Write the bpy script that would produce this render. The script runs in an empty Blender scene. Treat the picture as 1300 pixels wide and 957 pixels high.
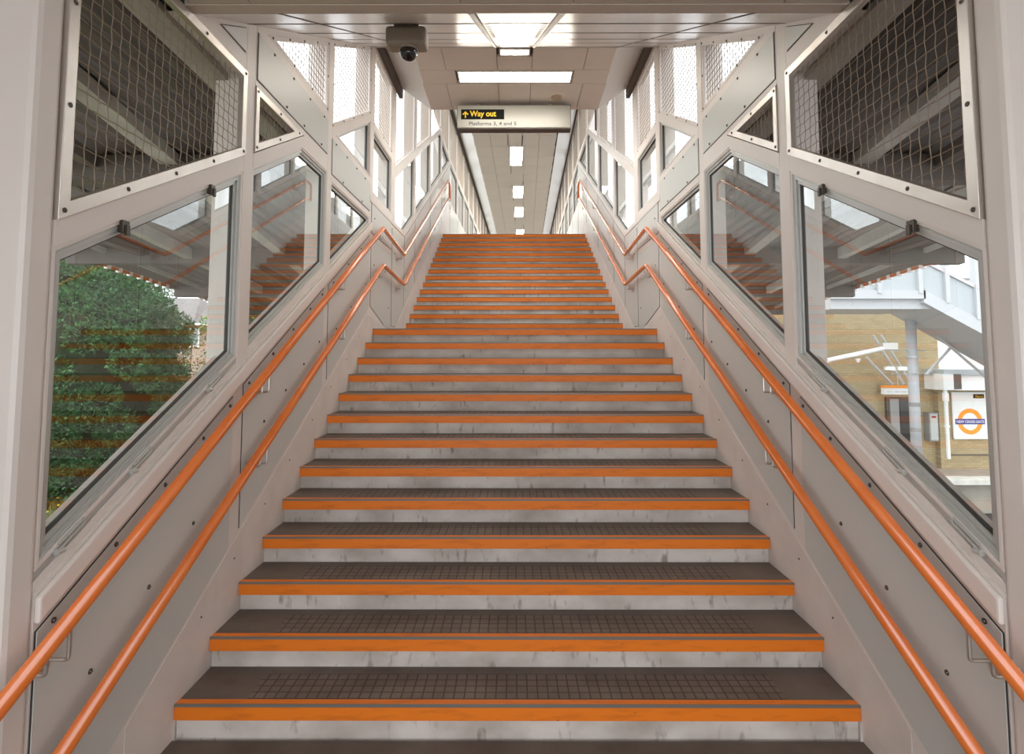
import bpy, bmesh, math, random
from mathutils import Vector, Matrix
random.seed(7)
C = bpy.context.scene.collection
PI = math.pi

# ------------------------------------------------------------------ camera, sky, exposure
EYE = 1.6885
cam_d = bpy.data.cameras.new('camera'); cam = bpy.data.objects.new('camera', cam_d); C.objects.link(cam)
bpy.context.scene.camera = cam
cam_d.sensor_width = 36.0; cam_d.lens = 700 / 1300 * 36; cam_d.shift_y = -78.5 / 1300
cam_d.clip_start = 0.05; cam_d.clip_end = 400
cam.location = (-0.0158, 0, EYE); cam.rotation_euler = (PI / 2 + 0.0655, 0, 0.0023)

w = bpy.data.worlds.new('overcast_sky'); bpy.context.scene.world = w; w.use_nodes = True
bg = w.node_tree.nodes['Background']; bg.inputs[0].default_value = (0.93, 0.965, 1.0, 1); bg.inputs[1].default_value = 1.5
_n = w.node_tree.nodes; _tc = _n.new('ShaderNodeTexCoord'); _sx = _n.new('ShaderNodeSeparateXYZ'); _m = _n.new('ShaderNodeMath'); _m.operation = 'MULTIPLY_ADD'
_m.inputs[1].default_value = -0.5; _m.inputs[2].default_value = 1.75          # cloud cover a little brighter towards the left of the stairs
w.node_tree.links.new(_tc.outputs['Generated'], _sx.inputs[0]); w.node_tree.links.new(_sx.outputs[0], _m.inputs[0]); w.node_tree.links.new(_m.outputs[0], bg.inputs[1])
LAMP = 22.0
vs = bpy.context.scene.view_settings
vs.view_transform = 'Standard'; vs.look = 'None'; vs.exposure = 1.04; vs.gamma = 1; vs.use_curve_mapping = False
cy = bpy.context.scene.cycles
try:
    cy.max_bounces = 10; cy.diffuse_bounces = 6; cy.glossy_bounces = 5; cy.transparent_max_bounces = 24
except Exception: pass

# ------------------------------------------------------------------ helpers
def obj(name, bm, mat, parent=None, bevel=0, smooth=False, loc=None):
    me = bpy.data.meshes.new(name)
    bmesh.ops.recalc_face_normals(bm, faces=bm.faces)
    bm.to_mesh(me); bm.free()
    if mat: me.materials.append(mat)
    if smooth:
        for p in me.polygons: p.use_smooth = True
    o = bpy.data.objects.new(name, me); C.objects.link(o)
    if parent: o.parent = parent
    if loc: o.location = loc
    if bevel:
        m = o.modifiers.new('bevel', 'BEVEL'); m.width = bevel; m.segments = 2; m.limit_method = 'ANGLE'
    return o
def thing(name, label, cat, loc=(0, 0, 0), group=None):
    o = bpy.data.objects.new(name, None); C.objects.link(o); o.location = loc; o.empty_display_size = .1
    o['label'] = label; o['category'] = cat
    if group: o['group'] = group
    return o
def tag(o, label, cat, group=None, kind=None):
    o['label'] = label; o['category'] = cat
    if group: o['group'] = group
    if kind: o['kind'] = kind
    return o
def struct(o): o['kind'] = 'structure'; return o
def sempty(name):
    o = bpy.data.objects.new(name, None); C.objects.link(o); o['kind'] = 'structure'; o.empty_display_size = .1; return o
def copy_tree(o, parent=None):
    c = o.copy(); C.objects.link(c)
    if parent: c.parent = parent
    for ch in o.children: copy_tree(ch, c)
    return c
def add_box(bm, x0, x1, y0, y1, z0, z1, M=None):
    vs_ = [bm.verts.new(Vector(p) if M is None else M @ Vector(p)) for p in
           [(x0,y0,z0),(x1,y0,z0),(x1,y1,z0),(x0,y1,z0),(x0,y0,z1),(x1,y0,z1),(x1,y1,z1),(x0,y1,z1)]]
    for f in [(0,3,2,1),(4,5,6,7),(0,1,5,4),(1,2,6,5),(2,3,7,6),(3,0,4,7)]: bm.faces.new([vs_[i] for i in f])
    return bm
def box(*a, M=None): return add_box(bmesh.new(), *a, M=M)
def add_prism(bm, A, B):                       # two congruent loops of 3-D points
    a = [bm.verts.new(p) for p in A]; b = [bm.verts.new(p) for p in B]; n = len(a)
    bm.faces.new(a[::-1]); bm.faces.new(b)
    for i in range(n): bm.faces.new((a[i], a[(i+1) % n], b[(i+1) % n], b[i]))
    return bm
def add_ring(bm, A, B, A2, B2):                # outer loops A,B and inner loops A2,B2
    L = [[bm.verts.new(p) for p in q] for q in (A, B, A2, B2)]; n = len(A)
    for i in range(n):
        j = (i+1) % n
        bm.faces.new((L[0][i], L[0][j], L[1][j], L[1][i])); bm.faces.new((L[2][i], L[3][i], L[3][j], L[2][j]))
        bm.faces.new((L[0][i], L[2][i], L[2][j], L[0][j])); bm.faces.new((L[1][i], L[1][j], L[3][j], L[3][i]))
    return bm
def add_tube(bm, pts, r, seg=8, closed=False):
    pts = [Vector(p) for p in pts]; rings = []; n = len(pts)
    ref = Vector((0, 0, 1))
    d0 = (pts[1] - pts[0]).normalized()
    if abs(d0.dot(ref)) > .9: ref = Vector((1, 0, 0))
    u = d0.cross(ref).normalized()
    for i, p in enumerate(pts):
        a = pts[i-1] if i else (pts[-1] if closed else None); b = pts[i+1] if i < n-1 else (pts[0] if closed else None)
        if a is None: t = (b - p).normalized(); sc = 1
        elif b is None: t = (p - a).normalized(); sc = 1
        else:
            t1, t2 = (p - a).normalized(), (b - p).normalized(); t = (t1 + t2)
            t = t.normalized() if t.length > 1e-6 else t1
        u = (u - t * u.dot(t)).normalized(); v = t.cross(u)
        rr = r[i] if isinstance(r, (list, tuple)) else r
        rings.append([bm.verts.new(p + (u * math.cos(2*PI*k/seg) + v * math.sin(2*PI*k/seg)) * rr) for k in range(seg)])
    m = n if closed else n - 1
    for i in range(m):
        A, B = rings[i], rings[(i+1) % n]
        for k in range(seg): bm.faces.new((A[k], A[(k+1) % seg], B[(k+1) % seg], B[k]))
    if not closed:
        bm.faces.new(rings[0][::-1]); bm.faces.new(rings[-1])
    return bm
def add_disc(bm, c, axis, r, h, seg=12, r2=None):
    c = Vector(c); a = Vector(axis).normalized(); r2 = r if r2 is None else r2
    u = a.orthogonal().normalized(); v = a.cross(u)
    A = [c + (u*math.cos(2*PI*k/seg) + v*math.sin(2*PI*k/seg))*r for k in range(seg)]
    B = [c + a*h + (u*math.cos(2*PI*k/seg) + v*math.sin(2*PI*k/seg))*r2 for k in range(seg)]
    return add_prism(bm, A, B)
def fillet(pts, r=.05, n=4):                   # round the corners of a polyline
    pts = [Vector(p) for p in pts]; out = [pts[0]]
    for i in range(1, len(pts)-1):
        p, a, b = pts[i], pts[i-1], pts[i+1]
        ra = min(r, (p-a).length/2.1, (p-b).length/2.1)
        A = p + (a-p).normalized()*ra; B = p + (b-p).normalized()*ra
        for k in range(n+1):
            t = k/n; out.append(A*(1-t)**2 + p*2*t*(1-t) + B*t*t)
    out.append(pts[-1]); return out
# polygons in wall coordinates (Y, Z)
def clip(poly, a, b, c):                       # keep a*Y + b*Z <= c
    out = []
    for i in range(len(poly)):
        p, q = poly[i], poly[(i+1) % len(poly)]
        fp, fq = a*p[0]+b*p[1]-c, a*q[0]+b*q[1]-c
        if fp <= 1e-9: out.append(p)
        if (fp < -1e-9 and fq > 1e-9) or (fp > 1e-9 and fq < -1e-9):
            t = fp/(fp-fq); out.append((p[0]+(q[0]-p[0])*t, p[1]+(q[1]-p[1])*t))
    res = []
    for p in out:
        if not res or math.hypot(p[0]-res[-1][0], p[1]-res[-1][1]) > 2e-3: res.append(p)
    if len(res) > 2 and math.hypot(res[0][0]-res[-1][0], res[0][1]-res[-1][1]) < 2e-3: res.pop()
    return res if len(res) > 2 else []
def region(ya, yb, lo=(), hi=()):
    """lo/hi: lines (A, k) meaning Z = A + k*Y; keeps above all lo, below all hi"""
    P = [(ya, -3), (yb, -3), (yb, 12), (ya, 12)]
    for A, k_ in lo: P = clip(P, k_, -1, -A) if P else P
    for A, k_ in hi: P = clip(P, -k_, 1, A) if P else P
    return P
def area(P): return abs(sum(P[i][0]*P[(i+1)%len(P)][1]-P[(i+1)%len(P)][0]*P[i][1] for i in range(len(P))))/2
def inset(P, d):
    s = sum(P[i][0]*P[(i+1)%len(P)][1]-P[(i+1)%len(P)][0]*P[i][1] for i in range(len(P)))
    if s < 0: P = P[::-1]
    n = len(P); L = []
    for i in range(n):
        p, q = P[i], P[(i+1) % n]; dx, dy = q[0]-p[0], q[1]-p[1]; l = math.hypot(dx, dy)
        nx, ny = -dy/l, dx/l; L.append((nx, ny, nx*p[0]+ny*p[1]+d))
    out = []
    for i in range(n):
        a1, b1, c1 = L[i-1]; a2, b2, c2 = L[i]; D = a1*b2-a2*b1
        if abs(D) < 1e-6: out.append(P[i]); continue
        out.append(((c1*b2-c2*b1)/D, (a1*c2-a2*c1)/D))
    return out
def skew(y): return max(0.0, y-12.65)*0.022
def W(s, y, z, d=0.0):                          # d > 0 : into the stairwell, from the wall face at |X| = 1.5
    return Vector((s*(1.5-d)+skew(y), y, z))
def wprism(s, P, d0, d1, bm=None):
    return add_prism(bm or bmesh.new(), [W(s, y, z, d0) for y, z in P], [W(s, y, z, d1) for y, z in P])
def wring(s, P, Q, d0, d1, bm=None):
    return add_ring(bm or bmesh.new(), [W(s,y,z,d0) for y,z in P], [W(s,y,z,d1) for y,z in P], [W(s,y,z,d0) for y,z in Q], [W(s,y,z,d1) for y,z in Q])

# ------------------------------------------------------------------ materials
def newmat(name):
    m = bpy.data.materials.new(name); m.use_nodes = True
    return m, m.node_tree, m.node_tree.nodes['Principled BSDF']
def noise_mix(nt, c1, c2, scale, lo=.35, hi=.65, detail=5, stretch=(1,1,1), coord='Object'):
    tc = nt.nodes.new('ShaderNodeTexCoord'); mp = nt.nodes.new('ShaderNodeMapping'); mp.inputs['Scale'].default_value = stretch
    nz = nt.nodes.new('ShaderNodeTexNoise'); nz.inputs['Scale'].default_value = scale; nz.inputs['Detail'].default_value = detail
    cr = nt.nodes.new('ShaderNodeValToRGB'); cr.color_ramp.elements[0].position = lo; cr.color_ramp.elements[1].position = hi
    cr.color_ramp.elements[0].color = (*c1, 1); cr.color_ramp.elements[1].color = (*c2, 1)
    nt.links.new(tc.outputs[coord], mp.inputs[0]); nt.links.new(mp.outputs[0], nz.inputs[0]); nt.links.new(nz.outputs[0], cr.inputs[0])
    return cr.outputs[0], nz, mp
def mat(name, c, rough=.5, metal=0, c2=None, scale=3, spec=.5, stretch=(1,1,1), lo=.35, hi=.65, bump=0, coat=0):
    m, nt, b = newmat(name)
    b.inputs['Base Color'].default_value = (*c, 1); b.inputs['Roughness'].default_value = rough; b.inputs['Metallic'].default_value = metal
    b.inputs['Specular IOR Level'].default_value = spec; b.inputs['Coat Weight'].default_value = coat; b.inputs['Coat Roughness'].default_value = .12
    if c2:
        out, nz, mp = noise_mix(nt, c2, c, scale, lo, hi, stretch=stretch); nt.links.new(out, b.inputs['Base Color'])
        if bump:
            bp = nt.nodes.new('ShaderNodeBump'); bp.inputs['Strength'].default_value = bump; bp.inputs['Distance'].default_value = .01
            nt.links.new(nz.outputs[0], bp.inputs['Height']); nt.links.new(bp.outputs[0], b.inputs['Normal'])
    return m
def emis(name, c, s):
    m, nt, b = newmat(name); b.inputs['Base Color'].default_value = (.8,.8,.8,1)
    b.inputs['Emission Color'].default_value = (*c, 1); b.inputs['Emission Strength'].default_value = s; return m

M_frame = mat('warm_white_steel_paint', (.76,.70,.655), .42, c2=(.71,.65,.605), scale=1.3, lo=.2, hi=.6)
M_panel = mat('grey_wall_panel', (.61,.62,.595), .38, c2=(.58,.59,.565), scale=.8)
M_gasket = mat('dark_gasket', (.06,.055,.05), .7)
M_bolt = mat('bolt_steel', (.10,.085,.07), .4, metal=.6)
M_steel = mat('brushed_steel', (.66,.61,.56), .36, metal=.8, c2=(.60,.55,.50), scale=6)
M_wire = mat('woven_wire', (.36,.29,.22), .5, metal=.5)
M_alu = mat('aluminium_casement', (.52,.53,.51), .38, metal=.25)
M_rail = mat('orange_rail_paint', (.86,.215,.04), .22, c2=(.80,.18,.03), scale=6, coat=1.0)
M_string = mat('stair_string_paint', (.74,.685,.64), .5, c2=(.66,.60,.56), scale=5, lo=.25, hi=.6)
M_tile = mat('beige_ceiling_tile', (.82,.75,.675), .55, c2=(.80,.73,.655), scale=1.5)
M_slat = mat('glossy_ceiling_panel', (.74,.69,.64), .27, spec=.6, c2=(.66,.62,.58), scale=2)
M_soffit = mat('entrance_soffit', (.60,.52,.45), .5, c2=(.56,.485,.415), scale=2)
M_cove = mat('white_cove', (.88,.88,.86), .35)
M_dark = mat('dark_channel', (.10,.075,.06), .6)
M_gap = mat('joint_shadow_backing', (.12,.10,.085), .9)
M_black = mat('black_plastic', (.012,.012,.012), .8, spec=.1)
M_white = mat('white_enamel', (.80,.79,.77), .4)
M_signface = mat('sign_face', (.40,.39,.35), .3)
M_yellow = mat('sign_yellow', (.90,.60,.01), .5)
M_blue = mat('roundel_blue', (.01,.03,.25), .5)
M_orange = mat('roundel_orange', (.95,.30,.01), .5)
M_signdark = mat('sign_housing', (.10,.085,.075), .45)
M_text = mat('dark_lettering', (.05,.05,.06), .6)
M_lamp = emis('lamp_diffuser', (1.0,.93,.80), LAMP)
M_lampdim = emis('lamp_diffuser_entrance', (1.0,.92,.76), LAMP*.14)
M_lampstrip = emis('lamp_diffuser_strip', (1.0,.93,.80), LAMP*.6)
M_lampcorr = emis('lamp_diffuser_corridor', (1.0,.93,.80), LAMP*.75)

def nosing_mat():
    m, nt, b = newmat('orange_nosing')
    out, nz, mp = noise_mix(nt, (.58,.125,.006), (.88,.215,.008), 9, .15, .5, stretch=(.6,3,3))
    out2, nz2, mp2 = noise_mix(nt, (.10,.05,.025), (1,1,1), 26, .25, .33, stretch=(1,1,1.6))
    mx = nt.nodes.new('ShaderNodeMixRGB'); mx.blend_type = 'MULTIPLY'; mx.inputs[0].default_value = .8
    nt.links.new(out, mx.inputs[1]); nt.links.new(out2, mx.inputs[2]); nt.links.new(mx.outputs[0], b.inputs['Base Color'])
    b.inputs['Roughness'].default_value = .5; return m
def riser_mat():
    m, nt, b = newmat('scuffed_concrete_riser')
    out, nz, mp = noise_mix(nt, (.42,.37,.325), (.70,.65,.605), 3.2, .28, .62, detail=9, stretch=(1,1,1.5))
    out2, nz2, mp2 = noise_mix(nt, (.28,.22,.17), (1,1,1), 22, .26, .4, detail=3, stretch=(1,1,.35))
    mx = nt.nodes.new('ShaderNodeMixRGB'); mx.blend_type = 'MULTIPLY'; mx.inputs[0].default_value = .7
    nt.links.new(out, mx.inputs[1]); nt.links.new(out2, mx.inputs[2]); nt.links.new(mx.outputs[0], b.inputs['Base Color'])
    b.inputs['Roughness'].default_value = .7; return m
def tread_mat():
    m, nt, b = newmat('ribbed_grey_tread')
    tc = nt.nodes.new('ShaderNodeTexCoord'); br = nt.nodes.new('ShaderNodeTexBrick'); br.offset = 0
    br.inputs['Scale'].default_value = 1; br.inputs['Brick Width'].default_value = .047; br.inputs['Row Height'].default_value = .047
    br.inputs['Mortar Size'].default_value = .0035; br.inputs['Mortar Smooth'].default_value = .1
    br.inputs['Color1'].default_value = (.20,.17,.15,1); br.inputs['Color2'].default_value = (.17,.145,.125,1); br.inputs['Mortar'].default_value = (.07,.055,.045,1)
    out, nz, mp = noise_mix(nt, (.6,.55,.5), (1,1,1), 4, .3, .7, detail=7)
    mx = nt.nodes.new('ShaderNodeMixRGB'); mx.blend_type = 'MULTIPLY'; mx.inputs[0].default_value = 1
    nt.links.new(tc.outputs['Object'], br.inputs[0]); nt.links.new(out, mx.inputs[2])
    # the square studs sit in the middle of each tread; the ends and the back are smooth
    sx = nt.nodes.new('ShaderNodeSeparateXYZ'); nt.links.new(tc.outputs['Object'], sx.inputs[0])
    ab = nt.nodes.new('ShaderNodeMath'); ab.operation = 'ABSOLUTE'; nt.links.new(sx.outputs[0], ab.inputs[0])
    l1 = nt.nodes.new('ShaderNodeMath'); l1.operation = 'LESS_THAN'; l1.inputs[1].default_value = 1.2; nt.links.new(ab.outputs[0], l1.inputs[0])
    l2 = nt.nodes.new('ShaderNodeMath'); l2.operation = 'LESS_THAN'; l2.inputs[1].default_value = .235; nt.links.new(sx.outputs[1], l2.inputs[0])
    lm = nt.nodes.new('ShaderNodeMath'); lm.operation = 'MULTIPLY'; nt.links.new(l1.outputs[0], lm.inputs[0]); nt.links.new(l2.outputs[0], lm.inputs[1])
    pm = nt.nodes.new('ShaderNodeMixRGB'); pm.inputs[1].default_value = (.17,.145,.125,1); nt.links.new(lm.outputs[0], pm.inputs[0]); nt.links.new(br.outputs[0], pm.inputs[2])
    nt.links.new(pm.outputs[0], mx.inputs[1]); nt.links.new(mx.outputs[0], b.inputs['Base Color'])
    bp = nt.nodes.new('ShaderNodeBump'); bp.invert = True; bp.inputs['Strength'].default_value = .6; bp.inputs['Distance'].default_value = .004
    nt.links.new(br.outputs['Fac'], bp.inputs['Height']); nt.links.new(bp.outputs[0], b.inputs['Normal'])
    b.inputs['Roughness'].default_value = .6; return m
M_nose, M_riser, M_tread = nosing_mat(), riser_mat(), tread_mat()
M_noseedge = mat('nosing_metal_edge', (.22,.20,.18), .45, metal=.3)

def glass_mat():
    """thin double glazing: mirror share of the glass surfaces, rest straight through; the far side of the box adds nothing"""
    m, nt, b = newmat('window_glass'); nt.nodes.remove(b); N = nt.nodes.new; L = nt.links.new
    out = nt.nodes['Material Output']; tr = N('ShaderNodeBsdfTransparent'); tr.inputs[0].default_value = (.93,.96,.945,1)
    gl = N('ShaderNodeBsdfGlossy'); gl.inputs['Roughness'].default_value = 0.0; gl.inputs[0].default_value = (.96,.97,.97,1)
    fr = N('ShaderNodeFresnel'); fr.inputs[0].default_value = 1.52
    geo = N('ShaderNodeNewGeometry')
    m1 = N('ShaderNodeMath'); m1.operation = 'MULTIPLY'; m1.inputs[1].default_value = 2.6
    m2 = N('ShaderNodeMath'); m2.operation = 'MULTIPLY_ADD'; m2.inputs[1].default_value = 1.6; m2.inputs[2].default_value = 1
    m3 = N('ShaderNodeMath'); m3.operation = 'DIVIDE'; m3.use_clamp = True
    sub = N('ShaderNodeMath'); sub.operation = 'SUBTRACT'; sub.inputs[0].default_value = 1
    m4 = N('ShaderNodeMath'); m4.operation = 'MULTIPLY'
    mx = N('ShaderNodeMixShader'); mb = N('ShaderNodeMixShader'); tr2 = N('ShaderNodeBsdfTransparent')
    L(fr.outputs[0], m1.inputs[0]); L(fr.outputs[0], m2.inputs[0]); L(m1.outputs[0], m3.inputs[0]); L(m2.outputs[0], m3.inputs[1])
    L(m3.outputs[0], mx.inputs[0]); L(tr.outputs[0], mx.inputs[1]); L(gl.outputs[0], mx.inputs[2])
    L(geo.outputs['Backfacing'], mb.inputs[0]); L(mx.outputs[0], mb.inputs[1]); L(tr2.outputs[0], mb.inputs[2])
    L(mb.outputs[0], out.inputs['Surface']); return m
M_glass = glass_mat()
def brick_mat(name, c1, c2, mo, bw=.225, rh=.075):
    m, nt, b = newmat(name)
    tc = nt.nodes.new('ShaderNodeTexCoord'); mp = nt.nodes.new('ShaderNodeMapping'); mp.inputs['Rotation'].default_value = (PI/2, 0, 0)
    br = nt.nodes.new('ShaderNodeTexBrick'); br.inputs['Scale'].default_value = 1
    br.inputs['Brick Width'].default_value = bw; br.inputs['Row Height'].default_value = rh; br.inputs['Mortar Size'].default_value = .01
    br.inputs['Color1'].default_value = (*c1,1); br.inputs['Color2'].default_value = (*c2,1); br.inputs['Mortar'].default_value = (*mo,1)
    nt.links.new(tc.outputs['Object'], mp.inputs[0]); nt.links.new(mp.outputs[0], br.inputs[0]); nt.links.new(br.outputs[0], b.inputs['Base Color'])
    b.inputs['Roughness'].default_value = .9; return m
M_brick = brick_mat('buff_brick', (.44,.335,.185), (.36,.265,.135), (.30,.25,.165))

# ------------------------------------------------------------------ stair lines
K = .148/.2742
Z0, L0 = 2.7834, .296                          # first full nosing: depth and height above the floor
A1 = L0 - Z0*K                                 # lower nosing line  Z = A1 + K*Y
ZL = L0 + 11*.148; YL = Z0 + 11*.2742          # landing
YU = YL + 1.8007                               # first nosing of the upper flight
A2 = ZL + .148 - YU*K
YT = YU + 14*.2742; ZT = ZL + 15*.148
def n1(o): return (A1+o, K)
def n2(o): return (A2+o, K)
def flat(z): return (z, 0)

# ------------------------------------------------------------------ floor, staircase
floor = struct(obj('floor', box(-2.6, 2.6, -6, 2.509, -.25, 0), M_tread))
top_floor = struct(obj('floor', box(-1.52, 2.1, YT+.27, 33, ZT-.2, ZT), M_tread))
st = thing('staircase', 'wide two-flight concrete staircase with orange nosings rising between the glazed walls', 'staircase', (0, 2.509, 0))
def add_step(y, z, depth, name='step'):
    p = obj(name, box(-1.495, 1.495, y+.022, y+depth+.022, z-.148-.05, z-.006), M_riser, loc=(0,0,0)); p.parent = st; p.matrix_parent_inverse = Matrix.Translation((0,-2.509,0))
    t = obj('tread_cover', box(-1.495, 1.495, .04, depth+.0215, -.006, 0), M_tread, p, loc=(0, y, z))
    bm = bmesh.new(); add_box(bm, -1.495, 1.495, 0, .022, -.064, -.0055); add_box(bm, -1.495, 1.495, .0, .0405, -.0058, .0012)
    nb = obj('nosing', bm, M_nose, p, loc=(0, y, z))
    bm = bmesh.new(); add_box(bm, -1.495, 1.495, -.0025, .006, -.0075, .003); obj('nosing_edge', bm, M_noseedge, p, loc=(0, y, z))
for i in range(-1, 26+1):
    if i <= 11: y, z = Z0 + i*.2742, L0 + i*.148
    else: y, z = YU + (i-12)*.2742, ZL + (i-11)*.148
    add_step(y, z, 1.8007 if i == 11 else .2742)

# ------------------------------------------------------------------ walls
BAYS = [(1.76,2.97),(3.08,4.31),(4.42,5.60),(5.74,6.60),(6.82,8.13),(8.27,9.63),(9.77,11.13),(11.27,12.58)]
CORR = [(12.72+1.5*i, 14.08+1.5*i) for i in range(10)]
SIDE = {-1: 'left', 1: 'right'}
wn = [0]
BN = ['at the foot of the stairs', 'in the second bay from the foot', 'in the third bay, below the landing', 'beside the landing',
      'where the upper flight starts', 'in the second bay of the upper flight', 'in the third bay of the upper flight', 'at the head of the stairs']
wire_cache = {}
def wire_mesh_bm(s, P, pitch=.050, r=.0021, woven=True, bold=True):
    if not bold: r = .0031
    bm = bmesh.new(); ys = [p[0] for p in P]; zs = [p[1] for p in P]
    def span(axis, v):
        hits = []
        for i in range(len(P)):
            p, q = P[i], P[(i+1) % len(P)]
            a, b = p[axis], q[axis]
            if (a-v)*(b-v) < 0: t = (v-a)/(b-a); hits.append(p[1-axis]+(q[1-axis]-p[1-axis])*t)
        return (min(hits), max(hits)) if len(hits) > 1 else None
    g0y, g0z = math.floor(min(ys)/pitch), math.floor(min(zs)/pitch)
    for axis, lo, hi in ((0, min(ys), max(ys)), (1, min(zs), max(zs))):
        k0 = math.ceil(lo/pitch+.2); k1 = math.floor(hi/pitch-.2)
        for k_ in range(k0, k1+1):
            sp = span(axis, k_*pitch)
            if not sp or sp[1]-sp[0] < .03: continue
            pts = []
            if woven:
                j0, j1 = math.ceil(sp[0]/pitch), math.floor(sp[1]/pitch)
                seq = [sp[0]] + [j*pitch for j in range(j0, j1+1)] + [sp[1]]
                offs = [0] + [(.0026 if (j+k_+axis) % 2 else -.0026) for j in range(j0, j1+1)] + [0]
            else: seq = list(sp); offs = [.002*(1 if axis else -1)]*2
            last = None
            for v, o_ in zip(seq, offs):
                if last is not None and abs(v-last) < 1e-3: continue
                last = v
                y, z = (k_*pitch, v) if axis == 0 else (v, k_*pitch)
                pts.append(W(s, y, z, -.028+o_))
            if len(pts) > 1: add_tube(bm, pts, r, 4)
    return bm
def bolts_along(s, parent, pts, d, r=.0065, mt=None):
    for y, z in pts:
        bm = bmesh.new(); dirn = (-s, 0, 0); add_disc(bm, (0,0,0), dirn, r*1.5, .002, 10); add_disc(bm, Vector(dirn)*.002, dirn, r, .005, 8, r*.6)
        obj('bolt', bm, mt or M_bolt, parent, loc=W(s, y, z, d))
def edge_pts(P, spacing, margin=.05, skipshort=.12):
    out = []
    for i in range(len(P)):
        p, q = P[i], P[(i+1) % len(P)]; l = math.hypot(q[0]-p[0], q[1]-p[1])
        if l < skipshort: continue
        n = max(1, round(l/spacing))
        for j in range(n): t = j/n; out.append((p[0]+(q[0]-p[0])*t, p[1]+(q[1]-p[1])*t))
    return out
def mesh_panel(s, P, label, fw=.03, bold=False, woven=True, nb=.33, group=None):
    t = thing('mesh_panel', label, 'mesh panel', W(s, P[0][0], P[0][1]), group)
    inv = Matrix.Translation(-t.location)
    Q = inset(P, fw)
    f = obj('panel_frame', wring(s, P, Q, .010 if bold else -.004, -.02), M_steel if bold else M_frame, t, bevel=.002); f.matrix_parent_inverse = inv
    wv = obj('wire_mesh', wire_mesh_bm(s, inset(P, fw*.8), woven=woven, bold=bold), M_wire, t); wv.matrix_parent_inverse = inv
    if nb:
        for y, z in edge_pts(inset(P, fw*.5), nb):
            bm = bmesh.new(); dn = (-s,0,0); d = .010 if bold else -.004
            add_disc(bm, (0,0,0), dn, .009, .002, 10); add_disc(bm, Vector(dn)*.002, dn, .006, .004, 8, .003)
            b = obj('bolt', bm, M_bolt, t, loc=W(s, y, z, d)); b.matrix_parent_inverse = inv
    return t
def window(s, P, d=-.015, fw=.045, casement=False, simple=False):
    wn[0] += 1; root = sempty('window_%d' % wn[0])
    Q = inset(P, .014)
    obj('window_frame', wring(s, P, Q, -.004, -.12), M_frame, root, bevel=.002)
    if casement:
        R1 = inset(Q, .022); R2 = inset(R1, .018)
        bm = wring(s, Q, R1, -.012, -.05); wring(s, inset(Q,.006), inset(Q,.012), -.009, -.013, bm)
        obj('casement', bm, M_alu, root, bevel=.002)
        obj('glazing_bead', wring(s, R1, R2, -.022, -.05), M_alu, root, bevel=.002)
        obj('glazing_gasket', wring(s, R2, inset(R2,.005), -.028, -.045), M_gasket, root)
        R = inset(R2, .004)
    else:
        R1 = inset(Q, .022); obj('casement', wring(s, Q, R1, -.020, -.055), M_alu, root, bevel=.002)
        obj('glazing_gasket', wring(s, R1, inset(R1,.004), -.026, -.05), M_gasket, root); R = inset(R1, .003)
    obj('window_pane', wprism(s, R, -.034, -.040), M_glass, root)
    return root, Q
def panel(s, P, parent, bolts=None, d=.005):
    g = obj('panel_gasket', wprism(s, P, 0.0, .002), M_gasket, parent)
    p = obj('cladding_panel', wprism(s, inset(P, .004), .0021, d+.001), M_panel, parent, bevel=.0015)
    if bolts: bolts_along(s, p, bolts, d+.001)
    return p
INF = 3.0
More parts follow.
